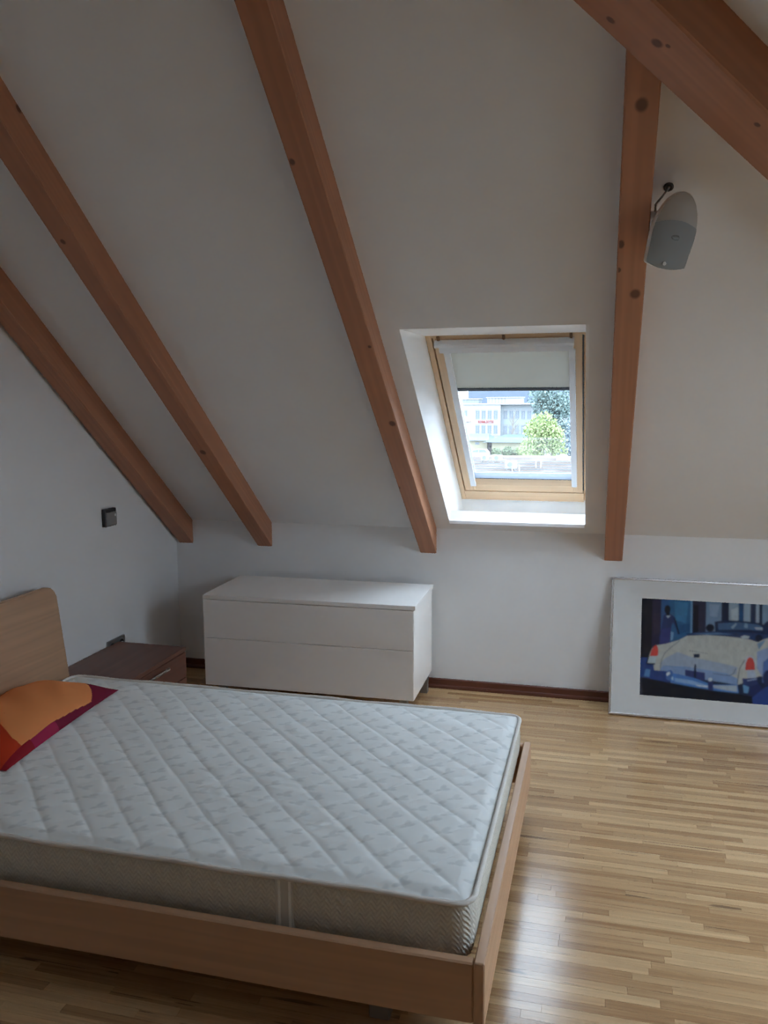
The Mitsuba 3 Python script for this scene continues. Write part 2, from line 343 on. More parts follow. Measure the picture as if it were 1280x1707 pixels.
# ---------------------------------------------------------------- roof window in the slope (window_1)
FO = 0.32                                     # the frame lies this far above the slope
WM = np.eye(4); WM[:3, 0] = (1, 0, 0); WM[:3, 1] = (0, -C_, S_); WM[:3, 2] = (0, S_, C_); WM[:3, 3] = (0, 0, HK + FO)
def W(m): m = m.copy(); m.apply_transform(WM); return m
def wb(x0, x1, b0, b1, n0, n1, c=0.002): return W(cbox(x0, x1, b0, b1, n0, n1, c))
win = 'window_1'; labels[win] = {'kind': 'structure', 'label': 'pine framed roof window in the sloping ceiling between two rafters'}
fy = lambda z: (HK + FO - z) / TAN            # y of the frame plane at height z
TOPZ, SILLZ = sl(WY0), sl(WY1)
def reveal(side):
    x0 = WX0 if side < 0 else WX1; sh_ = 0.022 if side < 0 else 0.002
    poly = sg.Polygon([(WY0, TOPZ), (WY1, SILLZ), (0.24, SILLZ), (0.24, fy(0.24) and HK + FO - TAN * 0.24 + 0.06), (fy(TOPZ) + 0.05, TOPZ)])
    m = extr(poly, 0.012, 'x', x0 - 0.012 if side < 0 else x0); v = m.vertices.copy()
    k = np.clip((v[:, 2] - sl(v[:, 1])) / FO, 0, 1); v[:, 0] += -side * sh_ * k; m.vertices = v; return m
add('reveal_lining', reveal(-1), 'white_lining', win)
add('reveal_lining', reveal(1), 'white_lining', win)
add('reveal_lining', box(WX0, WX1, WY0, fy(TOPZ) + 0.06, TOPZ, TOPZ + 0.012), 'white_lining', win)
add('reveal_lining', box(WX0, WX1, 0.24, 0.255, SILLZ - 0.02, HK + FO - TAN * 0.24 + 0.03), 'white_lining', win)
add('sill_board', cbox(WX0 + 0.001, WX1 - 0.001, WY1 - 0.012, 0.24, SILLZ - 0.020, SILLZ + 0.001), 'white_gloss', win)
FX0, FX1, FB0, FB1 = 1.688, 2.381, -0.290, 1.046
wood('frame_rail', wb(FX0, FX0 + 0.025, FB0, FB1, 0, 0.10), 'window_pine', dslope, win)
wood('frame_rail', wb(FX1 - 0.016, FX1, FB0, FB1, 0.010, 0.10), 'window_pine', dslope, win)
wood('frame_rail', wb(FX0 + 0.025, FX1 - 0.016, FB0, FB0 + 0.087, 0.0, 0.10), 'window_pine', (1, 0, 0), win)
wood('frame_rail', wb(FX0, FX1, FB1 - 0.02, FB1 + 0.03, 0.0, 0.10), 'window_pine', (1, 0, 0), win)
SX0, SX1 = FX0 + 0.031, 2.358
SB0, SB1 = FB0 + 0.093, FB1 - 0.004
add('seal', cat([wb(FX0 + 0.024, SX0 + 0.01, FB0 + 0.08, FB1, 0.02, 0.03), wb(SX1 - 0.01, FX1 - 0.015, FB0 + 0.08, FB1, 0.02, 0.03), wb(FX0 + 0.02, FX1 - 0.015, FB0 + 0.08, SB0 + 0.01, 0.02, 0.03)]), 'blind_bar', win, label='dark rubber seal between frame and sash')
sash = win + '__sash'
GX0, GX1, GB0, GB1 = SX0 + 0.058, SX1 - 0.048, -0.093, SB1 - 0.075
wood('stile', wb(SX0, GX0, SB0, SB1, 0.0, 0.06), 'window_pine', dslope, sash)
wood('stile', wb(GX1, SX1, SB0, SB1, 0.0, 0.06), 'window_pine', dslope, sash)
wood('bottom_rail', hull(np.vstack([wb(GX0, GX1, SB0, -0.130, 0.0, 0.06).vertices, wb(GX0, GX1, GB0 - 0.006, GB0, 0.016, 0.06).vertices])), 'window_pine', (1, 0, 0), sash)
wood('top_rail', wb(GX0, GX1, GB1, SB1, 0.0, 0.06), 'window_pine', (1, 0, 0), sash)
add('gasket', cat([wb(GX0, GX1, GB0, GB0 + 0.006, 0.012, 0.05, 0.0005), wb(GX0, GX0 + 0.004, GB0, GB1, 0.012, 0.05, 0.0005), wb(GX1 - 0.004, GX1, GB0, GB1, 0.012, 0.05, 0.0005)]), 'blind_bar', sash, label='dark rubber gasket')
add('pane', W(trimesh.Trimesh([(GX0, GB0, 0.022), (GX1, GB0, 0.022), (GX1, GB1, 0.022), (GX0, GB1, 0.022)], [[0, 1, 2], [0, 2, 3]])), 'clear_pane', sash)
for hx in (1.745, 2.03, 2.312):
    add('hook', wb(hx - 0.006, hx + 0.006, 1.012, 1.042, -0.010, 0.0), 'brass_hook', win, label='small brown clip at the window top')

# roller blind clipped on the sash
bl = thing('roller_blind', 'light grey roller blind pulled a third down over the roof window, in white side rails', 'blind')
bar = sg.Polygon([(0.996, -0.030), (1.000, -0.034), (1.015, -0.034), (1.019, -0.028), (1.019, -0.004), (0.996, -0.004)])
def profile(poly, x0, x1):
    m = trimesh.creation.extrude_polygon(poly, x1 - x0, engine='earcut'); v = m.vertices
    m.vertices = np.stack([v[:, 2] + x0, v[:, 0], v[:, 1]], 1); m.apply_transform(WM); m.fix_normals(); return m
add('control_bar', profile(bar, 1.727, 2.325), 'blind_white', bl)
add('cassette', profile(sg.Polygon([(0.945, -0.012), (0.949, -0.018), (0.980, -0.018), (0.992, -0.008), (0.992, 0.0), (0.945, 0.0)]), 1.742, 2.322), 'blind_white', bl)
add('side_rail', wb(1.757, 1.787, -0.137, 0.946, -0.012, 0.0), 'blind_white', bl)
add('side_rail', wb(2.301, 2.329, -0.125, 0.946, -0.012, 0.0), 'blind_white', bl)
add('cloth', W(cbox(1.778, 2.310, 0.684, 0.96, 0.004, 0.0048, 0.0003)), 'blind_cloth', bl, label='grey blind cloth')
add('bottom_bar', wb(1.785, 2.303, 0.667, 0.684, -0.002, 0.010), 'blind_bar', bl, label='dark grey bottom bar')

# second roof window, in the hip slope on the right (out of frame, it lights the room)
w2 = 'window_2'; labels[w2] = {'kind': 'structure', 'label': 'second roof window in the right slope'}
HM = np.eye(4); HM[:3, 0] = (0, 1, 0); HM[:3, 1] = (-hc, 0, hs); HM[:3, 2] = (hs, 0, hc); HM[:3, 3] = (XR, 0, HK)
def H2(x0, x1, b0, b1, n0, n1): m = cbox(x0, x1, b0, b1, n0, n1, 0.002); m.apply_transform(HM); return m
a0, a1 = W2['y0'], W2['y1']; q0, q1 = (XR - W2['x1']) / hc, (XR - W2['x0']) / hc
for (x0, x1, b0, b1) in ((a0 - 0.012, a0, q0, q1), (a1, a1 + 0.012, q0, q1), (a0, a1, q0 - 0.012, q0), (a0, a1, q1, q1 + 0.012)):
    add('reveal_lining', H2(x0, x1, b0, b1, -0.0, 0.2), 'white_lining', w2)
for (x0, x1, b0, b1, d) in ((a0, a0 + 0.05, q0, q1, 1), (a1 - 0.05, a1, q0, q1, 1), (a0 + 0.05, a1 - 0.05, q0, q0 + 0.06, 0), (a0 + 0.05, a1 - 0.05, q1 - 0.06, q1, 0)):
    wood('frame_rail', H2(x0, x1, b0, b1, 0.2, 0.26), 'window_pine', (-hc, 0, hs) if d else (0, 1, 0), w2)
pm = trimesh.Trimesh([(a0 + .05, q0 + .06, .23), (a1 - .05, q0 + .06, .23), (a1 - .05, q1 - .06, .23), (a0 + .05, q1 - .06, .23)], [[0, 1, 2], [0, 2, 3]]); pm.apply_transform(HM)
add('pane', pm, 'clear_pane', w2)

# ---------------------------------------------------------------- chest of drawers
ch = thing('chest_of_drawers', 'low white lacquered chest with two wide handleless drawers on metal feet below the rafters', 'chest of drawers')
RM = np.eye(4); a = 0.0151; RM[:2, :2] = [[math.cos(a), -math.sin(a)], [math.sin(a), math.cos(a)]]; RM[:3, 3] = (0.4427, -0.5545, 0)
def Cb(*q, c=0.0015): m = cbox(*q, c); m.apply_transform(RM); return m
W_, D_, H_, FT = 1.138, 0.494, 0.5995, 0.1105
t = 0.018
add('carcass', cat([Cb(0.002, t, 0.004, D_, FT, H_ - 0.022), Cb(W_ - t, W_ - 0.004, 0.002, D_ - 0.004, FT, H_ - 0.022), Cb(t, W_ - t, 0.022, D_, FT + 0.02, FT + 0.036), Cb(t, W_ - t, D_ - 0.010, D_ - 0.004, FT + 0.02, H_ - 0.022)]), 'white_lacquer', ch)
add('top', Cb(0, W_ + 0.004, -0.002, D_, H_ - 0.022, H_), 'white_lacquer', ch)
mid = FT + 0.474 * 0 + 0.258
for (z0, z1) in ((FT, mid - 0.001), (mid + 0.001, H_ - 0.0250)):
    add('drawer', cat([Cb(0.001, W_ - 0.006, 0.0, 0.018, z0, z1), Cb(0.03, W_ - 0.03, 0.018, D_ - 0.03, z0 + 0.03, z0 + 0.05)]), 'white_lacquer', ch)
for (fx, fyy) in ((0.05, 0.05), (W_ - 0.09, 0.05), (0.05, D_ - 0.075), (W_ - 0.055, D_ - 0.075)):
    add('foot', Cb(fx, fx + 0.04, fyy, fyy + 0.04, 0.001, FT + 0.02), 'grey_metal', ch)

# ---------------------------------------------------------------- bedside cabinet
ns = thing('nightstand', 'dark walnut bedside cabinet between the headboard and the white chest', 'nightstand')
NX, NY0, NY1, NZ = 0.402, -1.245, -0.674, 0.350
wood('body', cat([cbox(0.023, NX - 0.02, NY0 + 0.002, NY0 + 0.02, 0.03, NZ - 0.022), cbox(0.023, NX - 0.02, NY1 - 0.02, NY1 - 0.002, 0.03, NZ - 0.022), cbox(0.023, 0.035, NY0 + 0.02, NY1 - 0.02, 0.03, NZ - 0.022), cbox(0.035, NX - 0.02, NY0 + 0.02, NY1 - 0.02, 0.03, 0.05)]), 'walnut', (0, 0, 1), ns)
wood('top', cbox(0.004, NX, NY0, NY1, NZ - 0.022, NZ, 0.002), 'walnut', (0, 1, 0), ns)
wood('plinth', cbox(0.05, NX - 0.04, NY0 + 0.03, NY1 - 0.03, 0.001, 0.032), 'walnut', (0, 1, 0), ns)
for i, (z0, z1) in enumerate(((0.192, NZ - 0.025), (0.034, 0.189))):
    k, _ = wood('drawer', cbox(NX - 0.020, NX, NY0 + 0.003, NY1 - 0.003, z0, z1), 'walnut', (0, 1, 0), ns)
    add('handle', cat([cbox(NX + 0.008, NX + 0.018, -1.095, -0.870, (z0 + z1) / 2 + 0.03, (z0 + z1) / 2 + 0.044), cbox(NX, NX + 0.01, -1.085, -1.070, (z0 + z1) / 2 + 0.032, (z0 + z1) / 2 + 0.042), cbox(NX, NX + 0.01, -0.895, -0.880, (z0 + z1) / 2 + 0.032, (z0 + z1) / 2 + 0.042)]), 'aluminium', k, label='straight brushed metal handle')

# ---------------------------------------------------------------- bed frame
bed = thing('bed', 'double bed frame of pale beech with rounded headboard against the left wall', 'bed')
hb = sg.Polygon([(-2.62, 0.13), (-1.283, 0.13), (-1.283, 0.795), (-2.62, 0.795)]).buffer(-0.06).buffer(0.06, quad_segs=10)
hb = sg.Polygon([(-2.62, 0.10), (-1.283, 0.10), (-1.283, 0.5), (-2.62, 0.5)]).union(hb)
core = extr(hb.buffer(-0.0025), 0.026, 'x', 0.0); mids = extr(hb, 0.021, 'x', 0.0025)
m = hull(np.vstack([core.vertices, mids.vertices])); v = m.vertices.copy(); v[:, 0] += 0.150 - 0.115 * (v[:, 2] - 0.10) ; m.vertices = v
wood('headboard', m, 'beech', (0, 1, 0), bed)
wood('side_rail', cbox(0.165, 2.1885, -2.620, -2.592, 0.113, 0.274, 0.004), 'beech', (1, 0, 0), bed)
wood('side_rail', cbox(0.165, 2.1885, -1.318, -1.290, 0.113, 0.274, 0.004), 'beech', (1, 0, 0), bed)
fp = sg.Polygon([(-2.622, 0.108), (-1.288, 0.108), (-1.288, 0.278), (-2.622, 0.278)]).buffer(-0.006).buffer(0.006, quad_segs=4)
wood('foot_rail', hull(np.vstack([extr(fp, 0.021, 'x', 2.192).vertices, extr(fp.buffer(-0.0025), 0.027, 'x', 2.189).vertices])), 'beech', (0, 1, 0), bed)
for i in range(14):
    x0 = 0.22 + i * 0.139
    wood('slat', cbox(x0, x0 + 0.07, -2.592, -1.318, 0.215, 0.232), 'beech', (0, 1, 0), bed)
for sx in (0.30, 1.90):
    for sy in (-2.50, -1.46):
        add('leg', cat([cbox(sx, sx + 0.055, sy - 0.0275, sy + 0.0275, 0.001, 0.18), cbox(sx - 0.02, sx + 0.075, -2.592 if sy < -2 else sy, sy if sy < -2 else -1.318, 0.165, 0.215)]), 'grey_metal', bed, label='grey metal leg')

# ---------------------------------------------------------------- mattress
MX0, MX1, MY0, MY1, MZ0, MZ1, MR = 0.180, 2.176, -2.562, -1.300, 0.233, 0.386, 0.048
mt = thing('mattress', 'white quilted mattress with pale leaf print and zigzag border on the bed frame', 'mattress')
def inset(y):
    d = np.minimum(y - MY0, MY1 - y); d = np.clip(d, 0, MR); return MR - np.sqrt(np.maximum(MR ** 2 - (MR - d) ** 2, 0))
def quilt(x, y):
    q = 0.150
    a, b = (x - y) / q + 0.25, (x + y) / q + 0.55
    wob = 0.025 * np.sin(9 * x + 3 * y) + 0.02 * np.sin(17 * y - 5 * x)
    a, b = a + wob, b - wob
    da, db = np.abs(a - np.round(a)), np.abs(b - np.round(b))
    ga, gb = 0.72 + 0.28 * (1 - np.exp(-(da / 0.08) ** 1.3)), 0.52 + 0.48 * (1 - np.exp(-(db / 0.09) ** 1.2))
    P = np.stack([x, y, 0 * x], -1).reshape(-1, 3)
    crease = meshkit.fbm(P * [9, 30, 1] @ np.array([[0.8, 0.6, 0], [-0.6, 0.8, 0], [0, 0, 1.0]]), 3, 5).reshape(x.shape) - 0.5
    spot = np.exp(-(((x - 1.45) / 0.2) ** 2 + ((y + 2.15) / 0.16) ** 2)) + 0.35
    return 0.0080 * ga * gb + 0.006 * crease * spot
def topfn(u, v):
    y = MY0 + v * (MY1 - MY0); i = inset(y); x = MX0 + i + u * (MX1 - MX0 - 2 * i)
    e = np.minimum(np.minimum(x - MX0, MX1 - x), np.minimum(y - MY0, MY1 - y))
    e = np.clip(e / 0.05, 0, 1); e = e * e * (3 - 2 * e)
    return np.stack([x, y, MZ1 - 0.002 + e * (0.006 + quilt(x, y))], -1)
add('quilted_top', grid(520, 330, topfn), 'quilted_cover', mt, smooth=True)
ring = sg.box(MX0, MY0, MX1, MY1).buffer(-MR).buffer(MR, quad_segs=10)
def loop(n, off=0.0):
    r = ring.buffer(off).exterior if off else ring.exterior
    return np.array([r.interpolate(t_, normalized=True).coords[0] for t_ in np.linspace(0, 1, n, endpoint=False)])
N = 1500; L0 = loop(N); cen = np.gradient(L0, axis=0); nrm = np.stack([cen[:, 1], -cen[:, 0]], 1); nrm /= np.linalg.norm(nrm, axis=1, keepdims=True)
mid_ = np.array([(MX0 + MX1) / 2, (MY0 + MY1) / 2]); sg_ = np.sign(np.sum(nrm[:1] * (L0[:1] - mid_))); nrm *= sg_
per = ring.exterior.length; ss = np.arange(N + 1) / N * per
def sidefn(u, v):
    i = np.minimum(np.round(u * N).astype(int), N) % N; s = u * per; z = MZ0 + v * (MZ1 - MZ0)
    zig = np.abs((s / 0.030) % 1 - 0.5) * 2
    ph = (z - MZ0) / 0.015 + zig * 1.3 - 0.25
    d = 0.0036 * (0.5 + 0.5 * np.cos(2 * math.pi * ph)) + 0.010 * np.sin(math.pi * v) ** 0.6 - 0.010
    return np.stack([L0[i, 0] + nrm[i, 0] * d, L0[i, 1] + nrm[i, 1] * d, z], -1)
sm = grid(N + 1, 44, sidefn); uu, vv = np.meshgrid(np.arange(N + 1) / N * per, np.linspace(0, MZ1 - MZ0, 44), indexing='ij')
add('border', sm, 'border_knit', mt, smooth=True, uv=np.stack([uu.ravel(), vv.ravel()], 1), label='beige knitted zigzag border')
base = loop(200, -0.008); bm = trimesh.creation.extrude_polygon(sg.Polygon(base), 0.003, engine='earcut'); bm.apply_translation((0, 0, MZ0))
add('base', bm, 'border_knit', mt)
pl = loop(420); wav = 0.003 * np.sin(pl[:, 0] * 11) + 0.002 * np.sin(pl[:, 0] * 23 + 1)
add('piping', tube(np.column_stack([pl, MZ1 + wav * 0.5]), 0.0075, 8, True), 'piping_fabric', mt, smooth=True, label='cream piping around the mattress edge')
add('handle_tape', cat([cbox(1.660, 1.710, MY0 - 0.0045, MY0 + 0.006, MZ0 + 0.006, MZ1 - 0.006, 0.001)]), 'tape_fabric', mt, label='vertical beige webbing with two white stripes')
for tx in (1.668, 1.697): add('stripe', cbox(tx, tx + 0.007, MY0 - 0.006, MY0 - 0.004, MZ0 + 0.006, MZ1 - 0.006, 0.0005), 'tape_white', mt + '__handle_tape')

# ---------------------------------------------------------------- pillow
def pal(*c): return np.array(lin(*c)) 
pk = thing('pillow', 'orange pillow with burgundy border and red patch on the mattress by the headboard', 'pillow')
PL, PW = 0.78, 0.41
def pil(side):
    def fn(u, v):
        a, b = 2 * u - 1, 2 * v - 1                     # a along the bed's width, b along its length
        y = a * PL / 2 * (1 - 0.035 * (1 - b * b)); x = b * PW / 2 * (1 - 0.05 * (1 - a * a))
        h = (np.clip(1 - np.abs(a) ** 2.6, 0, 1) * np.clip(1 - np.abs(b) ** 2.2, 0, 1)) ** 0.62
        wr = 0.004 * np.sin(13 * a + 5 * b) * h
        return np.stack([x, y, side * ((0.098 if side > 0 else 0.006) * h) + wr * (side > 0)], -1)
    return fn
def pil_col(u, v):
    a, b = u * PL, v * PW                               # a: 0 at the far end nearest the window is PL; b: PW at the bed's foot side
    t, w = PL - a, PW - b                               # from the far right corner, along and across
    c = np.tile(pal(222, 138, 82), (*u.shape, 1))
    def put(mask, col): c[mask] = pal(*col)
    put(w > 0.315 + 0.012 * np.sin(7 * t), (176, 84, 38))
    put(t > 0.665 - 0.56 * (w - 0.03) - 0.5 * np.clip(0.06 - w, 0, 1), (186, 58, 30))
    put(w < 0.010 + 0.010 * np.clip((t - 0.25) / 0.2, 0, 1), (112, 18, 46))
    put((w < 0.020) & (t > 0.44) & (t < 0.60), (156, 36, 70))
    put(t < 0.012, (112, 18, 46))
    put(np.clip((0.235 - t) / 0.235, 0, 1) ** 1.6 + np.clip((0.25 - w) / 0.25, 0, 1) ** 1.6 > 1, (112, 18, 46))
    put((t > 0.60) & (w < 0.022), (136, 20, 34))
    return c
up = grid(330, 200, pil(1)); dn = grid(120, 60, pil(-1))
uu, vv = np.meshgrid(np.linspace(0, 1, 330), np.linspace(0, 1, 200), indexing='ij'); ctop = pil_col(uu, vv).reshape(-1, 3)
dn.invert(); pm_ = cat([up, dn]); pcol = np.vstack([ctop, np.tile(pal(120, 20, 48), (len(dn.vertices), 1))])
ang = math.radians(5.0); M = np.eye(4); M[:2, :2] = [[math.cos(ang), -math.sin(ang)], [math.sin(ang), math.cos(ang)]]; M[:3, 3] = (0.335, -1.862, MZ1 + 0.016)
pm_.apply_transform(M)
scene[pk] = mikit.ply(pm_, 'vertex_print', True, color=pcol)

# ---------------------------------------------------------------- framed print leaning on the wall
pf = thing('framed_picture', 'large silver framed print of a white vintage convertible leaning against the wall on the floor', 'picture')
PWD, PHT = 1.02, 0.7025
lean = math.asin(0.1725 / PHT)
PM = np.eye(4); PM[:3, 0] = (1, 0, 0); PM[:3, 1] = (0, math.sin(lean), math.cos(lean)); PM[:3, 2] = (0, -math.cos(lean), math.sin(lean)); PM[:3, 3] = (2.523, -0.2005, 0.0055)
def Pb(*q, c=0.001): m = cbox(*q, c); m.apply_transform(PM); return m
e = 0.011
for q in ((0, PWD, 0, e), (0, PWD, PHT - e, PHT), (0, e, e, PHT - e), (PWD - e, PWD, e, PHT - e)): add('frame_rail', Pb(q[0], q[1], q[2], q[3], -0.022, 0.0, c=0.002), 'aluminium', pf)
add('back_board', Pb(e, PWD - e, e, PHT - e, -0.020, -0.016), 'dark_plastic', pf)
ox0, ox1, oy0, oy1 = 0.152, 0.152 + 0.716, 0.109, 0.600
mw = sg.box(e, e, PWD - e, PHT - e).difference(sg.box(ox0, oy0, ox1, oy1)); mm = trimesh.creation.extrude_polygon(mw, 0.002, engine='earcut'); mm.apply_translation((0, 0, -0.009)); mm.apply_transform(PM)
add('mount', mm, 'mat_card', pf, label='pale grey mount')
# the print: flat shapes of the photograph it shows, laid out on the print's own sheet (units of its frame drawing)
def cp(x, y):
    yt = 115 + (x - 58) * 65 / 1222; yb = 1047 + (x - 58) * 110 / 1222
    return (x - 58) / 1222 * 0.602, (1 - (y - yt) / (yb - yt)) * 0.491
def pg(*pts, dy=0): return sg.Polygon([cp(x, y + dy) for x, y in pts]).buffer(0)
def el(x, y, rx, ry): return sg.Polygon([cp(x + rx * math.cos(t_), y + ry * math.sin(t_)) for t_ in np.linspace(0, 2 * math.pi, 28, endpoint=False)])
def ln(r, *pts): return sg.LineString([cp(x, y) for x, y in pts]).buffer(r)
ART = [(sg.box(-1, -1, 2, 2), (30, 40, 66)), (pg((40, 90), (170, 90), (170, 700), (40, 800)), (16, 15, 20)), (pg((165, 100), (252, 100), (252, 590), (165, 590)), (40, 34, 60)),
       (pg((180, 260), (240, 260), (240, 460), (180, 460)), (54, 42, 62)), (pg((250, 90), (556, 90), (556, 560), (250, 560)), (46, 98, 140)), (pg((250, 90), (330, 90), (330, 560), (250, 560)), (52, 92, 140)),
       (pg((380, 140), (520, 160), (500, 360), (390, 330)), (60, 122, 162)), (pg((430, 380), (545, 360), (545, 440), (430, 460)), (38, 84, 128)), (pg((540, 120), (566, 120), (566, 460), (540, 460)), (106, 150, 186)),
       (pg((560, 90), (690, 90), (690, 470), (560, 470)), (42, 42, 66)), (pg((566, 180), (620, 180), (620, 470), (566, 470)), (22, 18, 26)), (pg((690, 100), (842, 100), (842, 480), (690, 480)), (112, 138, 164)),
       (pg((720, 170), (820, 180), (800, 300), (730, 290)), (140, 160, 182)), (pg((840, 100), (912, 100), (912, 340), (840, 340)), (26, 34, 58)), (pg((910, 100), (1006, 100), (1006, 360), (910, 360)), (140, 160, 174)),
       (pg((930, 230), (1000, 200), (1000, 340), (935, 330)), (172, 186, 192)), (pg((1005, 100), (1050, 100), (1050, 400), (1005, 400)), (36, 74, 116)), (pg((1050, 100), (1116, 100), (1116, 400), (1050, 400)), (148, 168, 182)),
       (pg((1115, 100), (1165, 100), (1165, 400), (1115, 400)), (34, 50, 80)), (pg((1165, 100), (1200, 100), (1200, 400), (1165, 400)), (152, 168, 182)), (pg((1198, 100), (1226, 100), (1226, 360), (1198, 360)), (24, 38, 66)),
       (pg((1226, 100), (1600, 100), (1600, 420), (1226, 420)), (122, 146, 168)), (pg((1300, 100), (1345, 100), (1345, 400), (1300, 400)), (28, 40, 66)), (pg((1400, 100), (1500, 100), (1500, 420), (1400, 420)), (60, 96, 130)),
       # the walking figure
       (pg((276, 284), (300, 270), (345, 268), (384, 300), (404, 345), (432, 440), (438, 470), (418, 466), (398, 400), (372, 352), (356, 380), (350, 470), (342, 562), (240, 575), (244, 480), (258, 400), (270, 330)), (44, 58, 104)),
       (pg((258, 420), (350, 400), (342, 562), (240, 575)), (54, 58, 116)), (pg((350, 440), (380, 450), (372, 520), (350, 530)), (120, 160, 190)), (pg((300, 286), (346, 284), (322, 312)), (176, 190, 202)), (el(314, 226, 29, 42), (14, 13, 18)), (pg((298, 250), (336, 250), (334, 284), (306, 286)), (14, 13, 18)),
       (ln(0.003, (384, 310), (410, 390), (432, 462)), (18, 20, 34)),
       # the open car: screen, seats
       (el(732, 406, 40, 38), (20, 22, 38)), (pg((776, 346), (880, 332), (1010, 336), (1200, 358), (1262, 384), (1300, 440), (1300, 480), (782, 446)), (28, 40, 74)),
       (pg((806, 360), (1000, 350), (1190, 374), (1240, 404), (1256, 440), (1100, 425), (812, 426)), (66, 98, 132)), (pg((930, 400), (975, 360), (990, 368), (950, 420)), (138, 158, 172)), (pg((1060, 360), (1090, 362), (1090, 410), (1056, 404)), (120, 150, 170)),
       (pg((1150, 400), (1235, 404), (1240, 428), (1170, 424)), (160, 170, 180)), (el(1290, 420, 60, 80), (30, 44, 78)), (pg((500, 462), (640, 444), (800, 440), (1000, 446), (1200, 462), (1300, 480), (1300, 560), (1150, 556), (1000, 505), (520, 488)), (38, 60, 100)),
       (pg((560, 462), (800, 452), (960, 470), (700, 474)), (92, 128, 164)), (pg((1020, 494), (1060, 478), (1112, 490), (1096, 512), (1040, 508)), (176, 188, 192)), (el(1196, 505, 34, 34), (24, 30, 52)),
       # body
       (pg((212, 572), (300, 560), (430, 524), (512, 482), (700, 476), (860, 486), (1000, 502), (1110, 520), (1188, 548), (1240, 520), (1300, 500), (1600, 560), (1600, 880), (1200, 880), (1100, 930), (1000, 962), (700, 912), (340, 838), (190, 812), (130, 742), (146, 660), (170, 600)), (186, 189, 182)),
       (pg((300, 700), (420, 640), (560, 690), (800, 740), (1000, 790), (990, 860), (920, 872), (700, 850), (500, 815), (258, 800), (262, 740)), (160, 174, 190)), (pg((280, 770), (500, 780), (900, 850), (1000, 900), (1000, 962), (700, 912), (340, 838), (250, 820)), (132, 158, 194)),
       (pg((1180, 640), (1300, 590), (1600, 600), (1600, 880), (1240, 900), (1180, 800)), (148, 166, 196)), (pg((1240, 740), (1300, 690), (1600, 760), (1600, 1000), (1230, 940)), (86, 114, 168)), (pg((1180, 560), (1260, 520), (1240, 560), (1196, 620)), (120, 150, 176)),
       (ln(0.0011, (438, 532), (360, 590), (296, 650), (268, 710), (258, 760), (256, 812)), (70, 84, 104)), (ln(0.0011, (768, 850), (850, 862), (922, 872), (962, 852), (984, 800)), (64, 76, 96)), (ln(0.0014, (1130, 676), (1064, 724), (1020, 800), (1008, 870), (1000, 950)), (40, 50, 84)),
       (ln(0.0008, (310, 772), (420, 786), (500, 800)), (86, 130, 170)), (ln(0.0008, (770, 920), (910, 944)), (86, 130, 160)),
       # lamps
       (pg((146, 676), (216, 676), (206, 746), (128, 742)), (178, 194, 198)), (pg((150, 676), (164, 622), (186, 584), (208, 568), (226, 588), (234, 630), (230, 668), (216, 678)), (206, 74, 62)), (el(1117, 760, 56, 86), (186, 190, 196)),
       (pg((1072, 818), (1076, 750), (1092, 710), (1114, 692), (1140, 706), (1158, 750), (1162, 816)), (200, 72, 62)), (pg((1090, 822), (1156, 822), (1178, 890), (1092, 908)), (176, 188, 202)), (pg((1046, 900), (1090, 900), (1180, 894), (1196, 960), (1100, 980), (1050, 960)), (44, 58, 108)), (pg((1090, 916), (1180, 900), (1182, 910), (1092, 928)), (150, 170, 200)),
       # badge and plate
       (pg((578, 660), (636, 658), (634, 696), (580, 694)), (20, 34, 62)), (pg((498, 812), (690, 842), (692, 916), (500, 894)), (50, 58, 110)), (pg((584, 812), (588, 768), (596, 752), (604, 770), (606, 900), (584, 896)), (24, 30, 62)),
       # chrome bumper
       (pg((100, 742), (186, 750), (196, 814), (340, 828), (350, 936), (90, 886)), (38, 62, 122)), (pg((110, 800), (160, 806), (150, 880), (96, 870)), (92, 138, 184)), (pg((118, 742), (206, 750), (200, 762), (118, 754)), (20, 26, 52)),
       (pg((344, 842), (430, 852), (580, 888), (720, 942), (770, 956), (1000, 958), (1014, 1044), (770, 1014), (560, 976), (360, 936)), (74, 124, 186)), (pg((400, 890), (560, 914), (720, 966), (720, 984), (540, 950), (400, 926)), (138, 174, 212)), (pg((600, 958), (720, 972), (718, 984), (620, 972)), (218, 226, 230)),
       (pg((770, 964), (996, 968), (1000, 1030), (900, 1016), (775, 990)), (172, 186, 196)), (pg((360, 870), (384, 880), (388, 910), (372, 910)), (176, 206, 226)), (pg((330, 820), (362, 812), (382, 836), (372, 880), (346, 920), (316, 900), (310, 860)), (70, 108, 166)), (pg((314, 846), (346, 826), (356, 850), (324, 872)), (214, 222, 224)),
       (pg((716, 900), (768, 900), (770, 1024), (724, 1020)), (42, 54, 106)), (el(742, 908, 22, 18), (200, 212, 218)), (pg((1050, 960), (1112, 982), (1100, 1044), (1060, 1040)), (96, 146, 184)), (pg((1112, 980), (1200, 950), (1240, 1010), (1150, 1080), (1104, 1060)), (34, 42, 92)),
       # road
       (pg((60, 880), (100, 884), (350, 936), (560, 976), (770, 1018), (1000, 1046), (1150, 1080), (1200, 1160), (1200, 1200), (40, 1100)), (14, 14, 17)), (pg((40, 880), (72, 880), (92, 1120), (40, 1100)), (50, 50, 62)), (pg((56, 690), (130, 690), (108, 760), (90, 880), (56, 880)), (40, 68, 128)),
       (pg((1140, 1085), (1240, 1000), (1300, 960), (1600, 1000), (1600, 1260), (1150, 1200)), (44, 70, 136)), (el(1285, 900, 48, 80), (34, 44, 86))]
